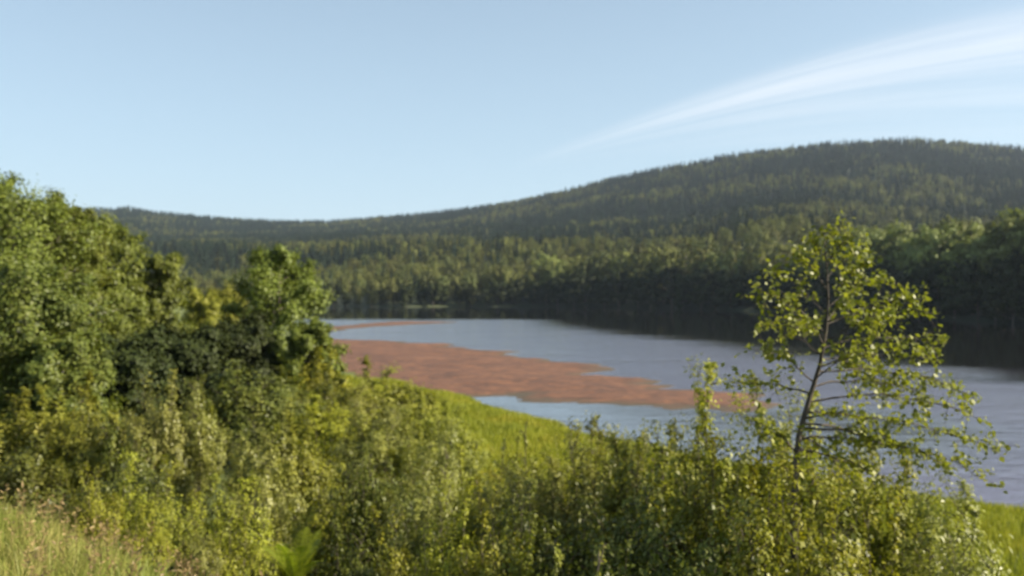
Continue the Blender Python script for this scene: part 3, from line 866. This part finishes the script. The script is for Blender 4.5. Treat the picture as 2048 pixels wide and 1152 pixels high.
# ------------------------------------------------------------------ fern
FERN = leaf_mat("fern_frond_green", (0.10, 0.125, 0.010), (0.17, 0.20, 0.014), (0.24, 0.25, 0.02), trans=0.5)
fx, fY = (590 - 1024) / FPX * 6.2, 6.2
fz = CAM_Z + (576 - 1170) / FPX * 6.2
fern = empty('fern', (fx, fY, fz)); rng = np.random.default_rng(9)
tag(fern, 'bright green fern with upright feathery fronds at the bottom left', 'fern')
for k in range(11):
    a = k * 0.571 + rng.normal() * 0.1; L = rng.uniform(0.40, 0.54); el = rng.uniform(0.95, 1.3)
    d = np.array([math.cos(a) * math.cos(el), math.sin(a) * math.cos(el), math.sin(el)])
    n = 22; t = np.linspace(0, 1, n)
    sp = d * L * t[:, None]; sp[:, 2] -= 0.10 * t ** 3; sp[:, :2] += d[:2] * (t ** 2)[:, None] * 0.10
    side = unit(np.cross(d, [0, 0, 1])); V = []; F = []
    for i in range(2, n):
        w = 0.085 * math.sin(math.pi * min(1, (t[i] * 0.92 + 0.06))) ** 0.8 + 0.004
        tan = unit(sp[i] - sp[i - 1])
        for sgn in (-1, 1):
            b = sp[i]; tip = b + side * sgn * w + tan * w * 0.45 + np.array([0, 0, -0.12 * w])
            q = len(V); V += [b - tan * 0.007, tip - tan * 0.002, tip + tan * 0.003, b + tan * 0.009]; F.append((q, q + 1, q + 2, q + 3))
    for i in range(n - 1):
        q = len(V); h_ = side * 0.0035; V += [sp[i] - h_, sp[i] + h_, sp[i + 1] + h_, sp[i + 1] - h_]; F.append((q, q + 1, q + 2, q + 3))
    np_mesh('frond', V, F, FERN, fern, rnd=rng.uniform(0, 1, len(F)))

# ------------------------------------------------------------------ grass (nobody could count it)
def grass_mat(name, stops, trans=0.35):
    m, nt, out = mat_base(name)
    at = nn(nt, 'ShaderNodeAttribute', attribute_name='rnd')
    tc = nn(nt, 'ShaderNodeTexCoord')
    cl = noise_node(nt, 0.35, 4, tc.outputs['Object'], 0.6)
    f = mth(nt, 'ADD', mth(nt, 'MULTIPLY', at.outputs['Fac'], 0.45), mth(nt, 'MULTIPLY_ADD', cl, 1.3, -0.35))
    c = ramp(nt, f, stops)
    p = nn(nt, 'ShaderNodeBsdfPrincipled'); nt.links.new(c, p.inputs['Base Color']); p.inputs['Roughness'].default_value = 0.5
    p.inputs['Specular IOR Level'].default_value = 0.3
    tr = nn(nt, 'ShaderNodeBsdfTranslucent'); nt.links.new(c, tr.inputs['Color'])
    mx = nn(nt, 'ShaderNodeMixShader'); mx.inputs[0].default_value = trans
    nt.links.new(p.outputs[0], mx.inputs[1]); nt.links.new(tr.outputs[0], mx.inputs[2]); nt.links.new(mx.outputs[0], out.inputs[0])
    return m


def blades(name, P, h, w, mat, rng, lean=0.35):
    n = len(P); a = rng.uniform(0, 6.283, n)
    wv = np.stack([np.cos(a), np.sin(a), a * 0], 1) * (w / 2)[:, None]
    b = rng.uniform(0, 6.283, n); ln = (rng.uniform(0, lean, n) * h)
    tip = P + np.stack([np.cos(b) * ln, np.sin(b) * ln, h], 1)
    mid = P + np.stack([np.cos(b) * ln * .3, np.sin(b) * ln * .3, h * .55], 1)
    V = np.stack([P - wv, P + wv, mid + wv * .8, mid - wv * .8, tip + wv * .15, tip - wv * .15], 1).reshape(-1, 3)
    q = np.arange(n)[:, None] * 6
    F = np.concatenate([q + np.array([[0, 1, 2, 3]]), q + np.array([[3, 2, 4, 5]])], 0)
    r = rng.uniform(0, 1, n)
    return np_mesh(name, V, F, mat, rnd=np.concatenate([r, r]))


rng = np.random.default_rng(400)
G_MEADOW = grass_mat("lush_meadow_grass", [(0.1, (0.11, 0.14, 0.012)), (0.4, (0.20, 0.225, 0.018)), (0.75, (0.27, 0.275, 0.022)), (0.95, (0.34, 0.28, 0.035))])
X = rng.uniform(-16, 34, 400000); Y = rng.uniform(17, 66, 400000)
s = near_s(X, Y); k = (s > 0.25) & (s < 17) & (np.abs(X / Y) < 0.8) & (X > -14)
X, Y, s = X[k][:130000], Y[k][:130000], s[k][:130000]
Z = ground_z(X, Y)
hh = rng.uniform(0.25, 0.6, len(X)) * (0.75 + 0.5 * fbm(X * 0.5, Y * 0.5, 90, 3)) * (0.55 + 0.45 * sstep(0, 2, s))
tag(blades('meadow_grass', np.stack([X, Y, Z - 0.02], 1), hh, rng.uniform(0.02, 0.05, len(X)), G_MEADOW, rng),
    'bright green meadow grass between the thicket and the pool', 'grass', kind='stuff')

G_DRY = grass_mat("verge_grass", [(0.1, (0.10, 0.145, 0.02)), (0.45, (0.18, 0.22, 0.035)), (0.75, (0.29, 0.28, 0.07)), (0.97, (0.40, 0.32, 0.13))])
X = rng.uniform(-9, 4, 260000); Y = rng.uniform(2.6, 11, 260000)
s = verge_v(X, Y); k = (s > -0.7) & (np.abs(X / Y) < 0.85)
X, Y = X[k][:90000], Y[k][:90000]
Z = ground_z(X, Y)
hh = rng.uniform(0.12, 0.42, len(X)) * (0.8 + 0.5 * fbm(X, Y, 91, 3))
tag(blades('verge_grass', np.stack([X, Y, Z - 0.01], 1), hh, rng.uniform(0.004, 0.009, len(X)), G_DRY, rng, 0.7),
    'sunlit green and straw coloured grass at the lower left', 'grass', kind='stuff')
# seed heads, purplish brown
n = 700
X = rng.uniform(-8.5, 2.5, n * 8); Y = rng.uniform(3.2, 10.5, n * 8); s = verge_v(X, Y)
k = (s > -0.9) & (np.abs(X / Y) < 0.8) & ((fbm(X * 0.6, Y * 0.6, 33, 2) > 0.25) | (s < 0.5))
X, Y = X[k][:n], Y[k][:n]; n = len(X); Z = ground_z(X, Y)
hh = rng.uniform(0.28, 0.52, n); b = rng.uniform(0, 6.28, n); ln = rng.uniform(0, .25, n) * hh
top = np.stack([X + np.cos(b) * ln, Y + np.sin(b) * ln, Z + hh], 1); bot = np.stack([X, Y, Z], 1)
ww = np.array([0.0012, 0, 0])
V = [np.stack([bot - ww, bot + ww, top + ww, top - ww], 1).reshape(-1, 3)]
npan = 14
for i in range(npan):
    tpos = top + (bot - top) * rng.uniform(0, .32, (n, 1)); dv = rng.normal(size=(n, 3)) * 0.022; dv[:, 2] = np.abs(dv[:, 2])
    pv = rng.normal(size=(n, 3)) * 0.0035
    V.append(np.stack([tpos, tpos + dv * .5 + pv, tpos + dv, tpos + dv * .5 - pv], 1).reshape(-1, 3))
V = np.concatenate(V)
G_SEED = grass_mat("seed_heads", [(0.1, (0.13, 0.08, 0.04)), (0.5, (0.22, 0.15, 0.065)), (0.9, (0.32, 0.24, 0.10))], 0.25)
F = np.arange(len(V)).reshape(-1, 4)
tag(np_mesh('flowering_grass', V, F, G_SEED, rnd=rng.uniform(0, 1, len(F))),
    'reddish brown flowering grass heads above the verge', 'grass', kind='stuff')

# undergrowth on the slope: leafy herbs under the shrubs
X = rng.uniform(-34, 16, 500000); Y = rng.uniform(4.5, 62, 500000)
s = near_s(X, Y); dens_ = np.clip(14.0 / Y, 0.15, 1)
k = (s > 10) & (verge_v(X, Y) < -0.4) & (np.abs(X / Y) < 0.85) & (rng.uniform(0, 1, len(X)) < dens_) & (fbm(X * 0.4, Y * 0.4, 55, 3) > -0.25)
X, Y = X[k][:120000], Y[k][:120000]
hh_ = (0.35 + 0.35 * fbm(X * 0.8, Y * 0.8, 56, 3))
Z = ground_z(X, Y) + rng.uniform(0, 1, len(X)) ** 0.7 * np.maximum(hh_, 0.1)
ug = leaves_mesh('undergrowth', np.stack([X, Y, Z], 1), 0.085, L_SHADE, None, rng, aspect=0.5, up=0.6)  # herbs coloured dark to paint shade into the gaps between shrubs
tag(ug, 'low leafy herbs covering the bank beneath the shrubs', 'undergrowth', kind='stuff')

# ------------------------------------------------------------------ far shore trees
def far_broad(name, seed, h, cr, lm, leaf, env, n_l=26, n_s=7, lp=16):
    rng = np.random.default_rng(seed)
    wood, LP, LO = grow_tree(rng, h, cr, base=.10, nlimb=n_l, nsub=n_s, leaf_per=lp, env=env, spread=0.22, trunk_r=0.16)
    rt = empty(name, (0, 0, 0)); rt['_h'] = h; rt['_w'] = cr * 2
    tubes_mesh('trunk', wood[:1 + n_l], BARK_GREY, rt, sides=5)
    leaves_mesh('crown', LP, leaf, lm, rt, rng, outward=LO, aspect=0.8, noise=0.35)
    return rt


def far_spruce(seed, h, w):
    rng = np.random.default_rng(seed)
    rt = empty('spruce_tree', (0, 0, 0)); rt['_h'] = h; rt['_w'] = w
    tz = np.linspace(0, 1, 6); tp = np.stack([tz * 0, tz * 0, tz * h], 1)
    wood = [(tp, 0.16 * (1 - tz) + 0.01)]
    P = []; O = []
    for lv in np.linspace(0.06, 0.99, 26):
        rr = w / 2 * (1 - lv) ** 0.85 * rng.uniform(.85, 1.15) + 0.12
        nb = int(5 + 6 * (1 - lv))
        for b in range(nb):
            a = rng.uniform(0, 6.28); d = np.array([math.cos(a), math.sin(a), -0.28])
            m = int(6 + 8 * (1 - lv))
            q = rng.uniform(0.15, 1.05, m)[:, None]
            P.append(np.array([0, 0, lv * h]) + d * rr * q + rng.normal(size=(m, 3)) * 0.16)
            O.append(np.repeat(d[None], m, 0))
    tubes_mesh('trunk', wood, BARK_DARK, rt, sides=5)
    leaves_mesh('crown', np.concatenate(P), 0.62, L_SPRUCE, rt, rng, aspect=0.5, outward=np.concatenate(O), up=0.5, along=np.concatenate(O))
    return rt


FP = {'birch': [far_broad('birch_tree', 501, 14, 3.0, L_FAR, .42, 'birch'), far_broad('birch_tree', 502, 14, 3.4, L_FAR, .42, 'oval'), far_broad('birch_tree', 503, 14, 2.7, L_FARD, .42, 'birch')],
      'broad': [far_broad('broadleaf_tree', 504, 14, 5.2, L_FAR, .46, 'round', 32, 9, 18), far_broad('broadleaf_tree', 505, 14, 4.8, L_FARD, .46, 'oval', 32, 9, 18)],
      'alder': [far_broad('shade_tint_tree', 508, 10, 4.2, L_SHADE, .46, 'round', 30, 9, 18), far_broad('shade_tint_tree', 509, 10, 3.6, L_SHADE, .46, 'oval', 30, 9, 18)],  # front row, the bank's shade painted into its leaf colour
      'willow': [far_broad('sunlit_tint_tree', 511, 13, 5.2, L_FARLIT, .46, 'round', 34, 9, 18), far_broad('sunlit_tint_tree', 512, 13, 4.6, L_FARLIT, .46, 'oval', 34, 9, 18)],  # crowns coloured pale to look sunlit, not a separate species
      'spruce': [far_spruce(506, 15, 4.6), far_spruce(507, 15, 3.8)]}
FU = set()
rs = random.Random(12)


def put_far(kind, X, Y, H, wmul, label, group, cat='tree'):
    L = FP[kind]; i = rs.randrange(len(L)); pr = L[i]
    o = pr if (kind, i) not in FU else copy_tree(pr)
    FU.add((kind, i))
    z = gz1(X, Y); s_ = H / pr['_h']
    o.location = (X, Y, z - 0.3); o.scale = (s_ * wmul, s_ * wmul, s_); o.rotation_euler = (0, 0, rs.uniform(0, 6.28))
    return tag(o, label, cat, group)


# first row: tops follow the photo's far bank silhouette
row_px = [300, 400, 500, 620, 700, 760, 850, 950, 1050, 1150, 1250, 1330, 1400, 1450, 1510, 1560, 1620, 1680, 1760, 1830, 1880, 1940, 1990, 2048, 2200, 2500]
row_py = [560, 560, 560, 560, 560, 556, 540, 530, 520, 505, 492, 487, 478, 492, 470, 488, 486, 470, 452, 470, 432, 452, 458, 412, 400, 400]
farpts = np.array(FAR)
def far_shore_Y(px):
    a = (px - 1024) / FPX
    ys = np.linspace(60, 900, 1700); xs = a * ys
    s = seg_dist(xs, ys, FAR)
    w = np.where((s[1:] > 0) & (s[:-1] <= 0))[0]
    return float(ys[w[0] + 1]) if len(w) else 400.0


px = 330.0
def far_place(px):
    if px < 650: return 'seen over the low trees of the left bank'
    if px < 1000: return 'opposite the left end of the sandbar'
    if px < 1450: return 'beyond the open water in the middle'
    if px < 1900: return 'behind the glossy young tree'
    return 'near the right edge of the view'


shore_lab = {'willow': 'round sunlight-coloured tree on the far shore', 'alder': 'low shade-coloured tree at the far waterline', 'birch': 'slender birch on the far shore', 'broad': 'bushy broadleaf tree on the far shore', 'spruce': 'dark spruce among the broadleaf trees of the far shore'}  # 'willow' and 'alder' here only key the sun-coloured and shade-coloured trees
n_shore = 0
while px < 2330:
    Y0 = far_shore_Y(px)
    for rowi, (off, lift) in enumerate(((0.8, 0.45), (9.0, 8), (17.0, 0))):
        Y = Y0 + off + rs.uniform(-1.5, 2); pxx = px + rs.uniform(-8, 8)
        X = (pxx - 1024) / FPX * Y
        top = np.interp(pxx, row_px, row_py) + lift + rs.uniform(-8, 12)
        if rowi == 0: top = top + (612 - top) * rs.uniform(0.30, 0.50)
        H = CAM_Z + (576 - top) / FPX * Y - gz1(X, Y)
        if 1740 < pxx < 1860 or 1920 < pxx < 2300: kd = rs.choice(['broad', 'broad', 'birch'])
        elif pxx > 1400: kd = rs.choice(['broad', 'birch', 'broad'])
        else: kd = rs.choice(['birch', 'birch', 'broad', 'birch'])
        if rowi and (pxx > 1560 or (1040 < pxx and rs.random() < 0.35)) and rs.random() < 0.75: kd = 'willow'  # back rows take the leaf colour that imitates sun
        if rowi == 0: kd = 'alder'  # waterline row takes the leaf colour that imitates shade
        H = min(max(H, 5.0), 27)
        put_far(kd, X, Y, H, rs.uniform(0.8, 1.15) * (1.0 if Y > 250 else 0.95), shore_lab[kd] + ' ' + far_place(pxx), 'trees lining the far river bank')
        n_shore += 1
    px += np.interp(Y0, [150, 350], [44, 26]) * rs.uniform(0.8, 1.2)

# low shrubs right at the far waterline
# slope trees one can tell apart (nearest ones), then the rest of the wood as one mass
rng = np.random.default_rng(600)
NP = 90000
th = rng.uniform(R(-36), R(36), NP); r = np.sqrt(rng.uniform(150 ** 2, 1750 ** 2, NP))
X = r * np.sin(th); Y = r * np.cos(th)
zf, sf = far_h(X, Y)
rr_r = np.interp(th, TH, T_ridge_r)
k = (sf > 20) & (r < rr_r + 40)
X, Y, zf, r, th, sf = X[k], Y[k], zf[k], r[k], th[k], sf[k]
# visible? line of sight angle must be near the running maximum: cheap test against terrain samples
ang = (zf + 14 - CAM_Z) / r
mxa = np.full(len(X), -1.0)
for f_ in np.linspace(0.35, 0.97, 32):
    xs, ys = X * f_, Y * f_
    zz, ss = far_h(xs, ys)
    mxa = np.maximum(mxa, np.where(ss > 0, (zz + 6 - CAM_Z) / (r * f_), -1))
k = ang > mxa - 0.004
X, Y, zf, r, th, sf = X[k], Y[k], zf[k], r[k], th[k], sf[k]
# thin out with a grid so that trunks keep apart
cell = np.clip(r / 110, 3.6, 5.5)
order = np.argsort(r); seen = {}; keep = []
for i in order:
    c = cell[i]; c = 3.8 if c < 4.2 else (4.8 if c < 5.6 else 6.2)
    key = (c, int(X[i] // c), int(Y[i] // c))
    if key in seen: continue
    seen[key] = 1; keep.append(i)
keep = np.array(keep)
X, Y, zf, r, th, sf = X[keep], Y[keep], zf[keep], r[keep], th[keep], sf[keep]
patch = fbm(X / 90, Y / 90, 71, 3) + 0.35 * fbm(X / 25, Y / 25, 72, 2)
u = rng.uniform(-0.35, 0.35, len(X))
spr_bias = np.interp(r, [250, 450, 650, 900, 1300], [-0.42, -0.22, 0.14, 0.32, 0.34])
is_spr = (patch + u + spr_bias) > 0.05
pxs = 1024 + np.tan(th) * FPX
# individuals: the ones that show largest
cand = np.where((r < 640) & (pxs > 330) & (pxs < 2060))[0][:210]
ind = set(cand.tolist()); is_spr[cand[60::9]] = True
slope_lab = {'birch': 'slender birch on the far slope', 'broad': 'round broadleaf tree on the far slope', 'spruce': 'dark conical spruce on the far slope'}
for i in cand:
    if is_spr[i]: kd = 'spruce'
    else: kd = 'birch' if rs.random() < 0.4 else 'broad'
    put_far(kd, float(X[i]), float(Y[i]), rs.uniform(12, 19) if kd != 'broad' else rs.uniform(11, 15), rs.uniform(.95, 1.35), slope_lab[kd] + ' ' + far_place(pxs[i]), 'trees on the slope behind the far shore')
rest = np.array([i for i in range(len(X)) if i not in ind])
kinds = [c for L in (FP['birch'], FP['broad'], FP['spruce']) for c in L]
kid = np.where(is_spr[rest], rng.integers(5, 7, len(rest)), rng.choice([0, 1, 2, 0, 1, 2, 3, 4], len(rest)))
me = bpy.data.meshes.new('forest')
PV = np.stack([X[rest], Y[rest], zf[rest] - 0.4], 1).astype(np.float32)
me.vertices.add(len(PV)); me.vertices.foreach_set('co', PV.ravel())
a = me.attributes.new('sort', 'INT', 'POINT'); a.data.foreach_set('value', kid.astype(np.int32))
a = me.attributes.new('size', 'FLOAT', 'POINT'); a.data.foreach_set('value', (rng.uniform(0.55, 0.98, len(rest)) * np.where(is_spr[rest], 1.0, .92)).astype(np.float32))
a = me.attributes.new('turn', 'FLOAT', 'POINT'); a.data.foreach_set('value', rng.uniform(0, 6.28, len(rest)).astype(np.float32))
forest = bpy.data.objects.new('forest', me); COL.objects.link(forest)
tag(forest, 'dense mixed spruce and birch forest covering the far hills', 'forest', kind='stuff')
ng = bpy.data.node_groups.new('forest_trees', 'GeometryNodeTree')
ng.interface.new_socket('Geometry', in_out='INPUT', socket_type='NodeSocketGeometry')
ng.interface.new_socket('Geometry', in_out='OUTPUT', socket_type='NodeSocketGeometry')
gi = ng.nodes.new('NodeGroupInput'); go = ng.nodes.new('NodeGroupOutput')
join = ng.nodes.new('GeometryNodeJoinGeometry')
def named(nm, ty):
    n_ = ng.nodes.new('GeometryNodeInputNamedAttribute'); n_.data_type = ty; n_.inputs[0].default_value = nm; return n_.outputs[0]
at_s, at_k, at_t = named('size', 'FLOAT'), named('sort', 'INT'), named('turn', 'FLOAT')
cx = ng.nodes.new('ShaderNodeCombineXYZ'); ng.links.new(at_t, cx.inputs[2])
for i, rt in enumerate(kinds):
    crown = [c for c in rt.children if c.name.startswith('crown')][0]
    oi = ng.nodes.new('GeometryNodeObjectInfo'); oi.transform_space = 'ORIGINAL'
    oi.inputs['Object'].default_value = crown; oi.inputs['As Instance'].default_value = True
    cmp_ = ng.nodes.new('FunctionNodeCompare'); cmp_.data_type = 'INT'; cmp_.operation = 'EQUAL'
    ng.links.new(at_k, cmp_.inputs[2]); cmp_.inputs[3].default_value = i
    ip = ng.nodes.new('GeometryNodeInstanceOnPoints')
    ng.links.new(gi.outputs[0], ip.inputs['Points']); ng.links.new(cmp_.outputs[0], ip.inputs['Selection'])
    ng.links.new(oi.outputs['Geometry'], ip.inputs['Instance'])
    ng.links.new(cx.outputs[0], ip.inputs['Rotation']); ng.links.new(at_s, ip.inputs['Scale'])
    ng.links.new(ip.outputs[0], join.inputs[0])
ng.links.new(join.outputs[0], go.inputs[0])
md = forest.modifiers.new('trees', 'NODES'); md.node_group = ng
print('forest trees', len(rest), 'individual', len(cand), 'shore', n_shore)

for o in list(bpy.data.objects):          # working values are not part of the description
    for k_ in ('_h', '_w'):
        if k_ in o: del o[k_]

# ------------------------------------------------------------------ air
m, nt, out = mat_base("summer_haze")
pv = nn(nt, 'ShaderNodeVolumePrincipled'); pv.inputs['Color'].default_value = (0.66, 0.80, 1.0, 1)
pv.inputs['Density'].default_value = 0.00008; pv.inputs['Anisotropy'].default_value = 0.2
nt.links.new(pv.outputs[0], out.inputs['Volume'])
c_ = [(x_, y_, z_) for z_ in (-3.4, 300.0) for y_ in (-4200, 4200) for x_ in (-4200, 4200)]
hz_ = np_mesh('haze', c_, [(0, 2, 3, 1), (4, 5, 7, 6), (0, 1, 5, 4), (1, 3, 7, 5), (3, 2, 6, 7), (2, 0, 4, 6)], m)
tag(hz_, 'thin bluish summer haze lying over the river valley', 'haze', kind='stuff')
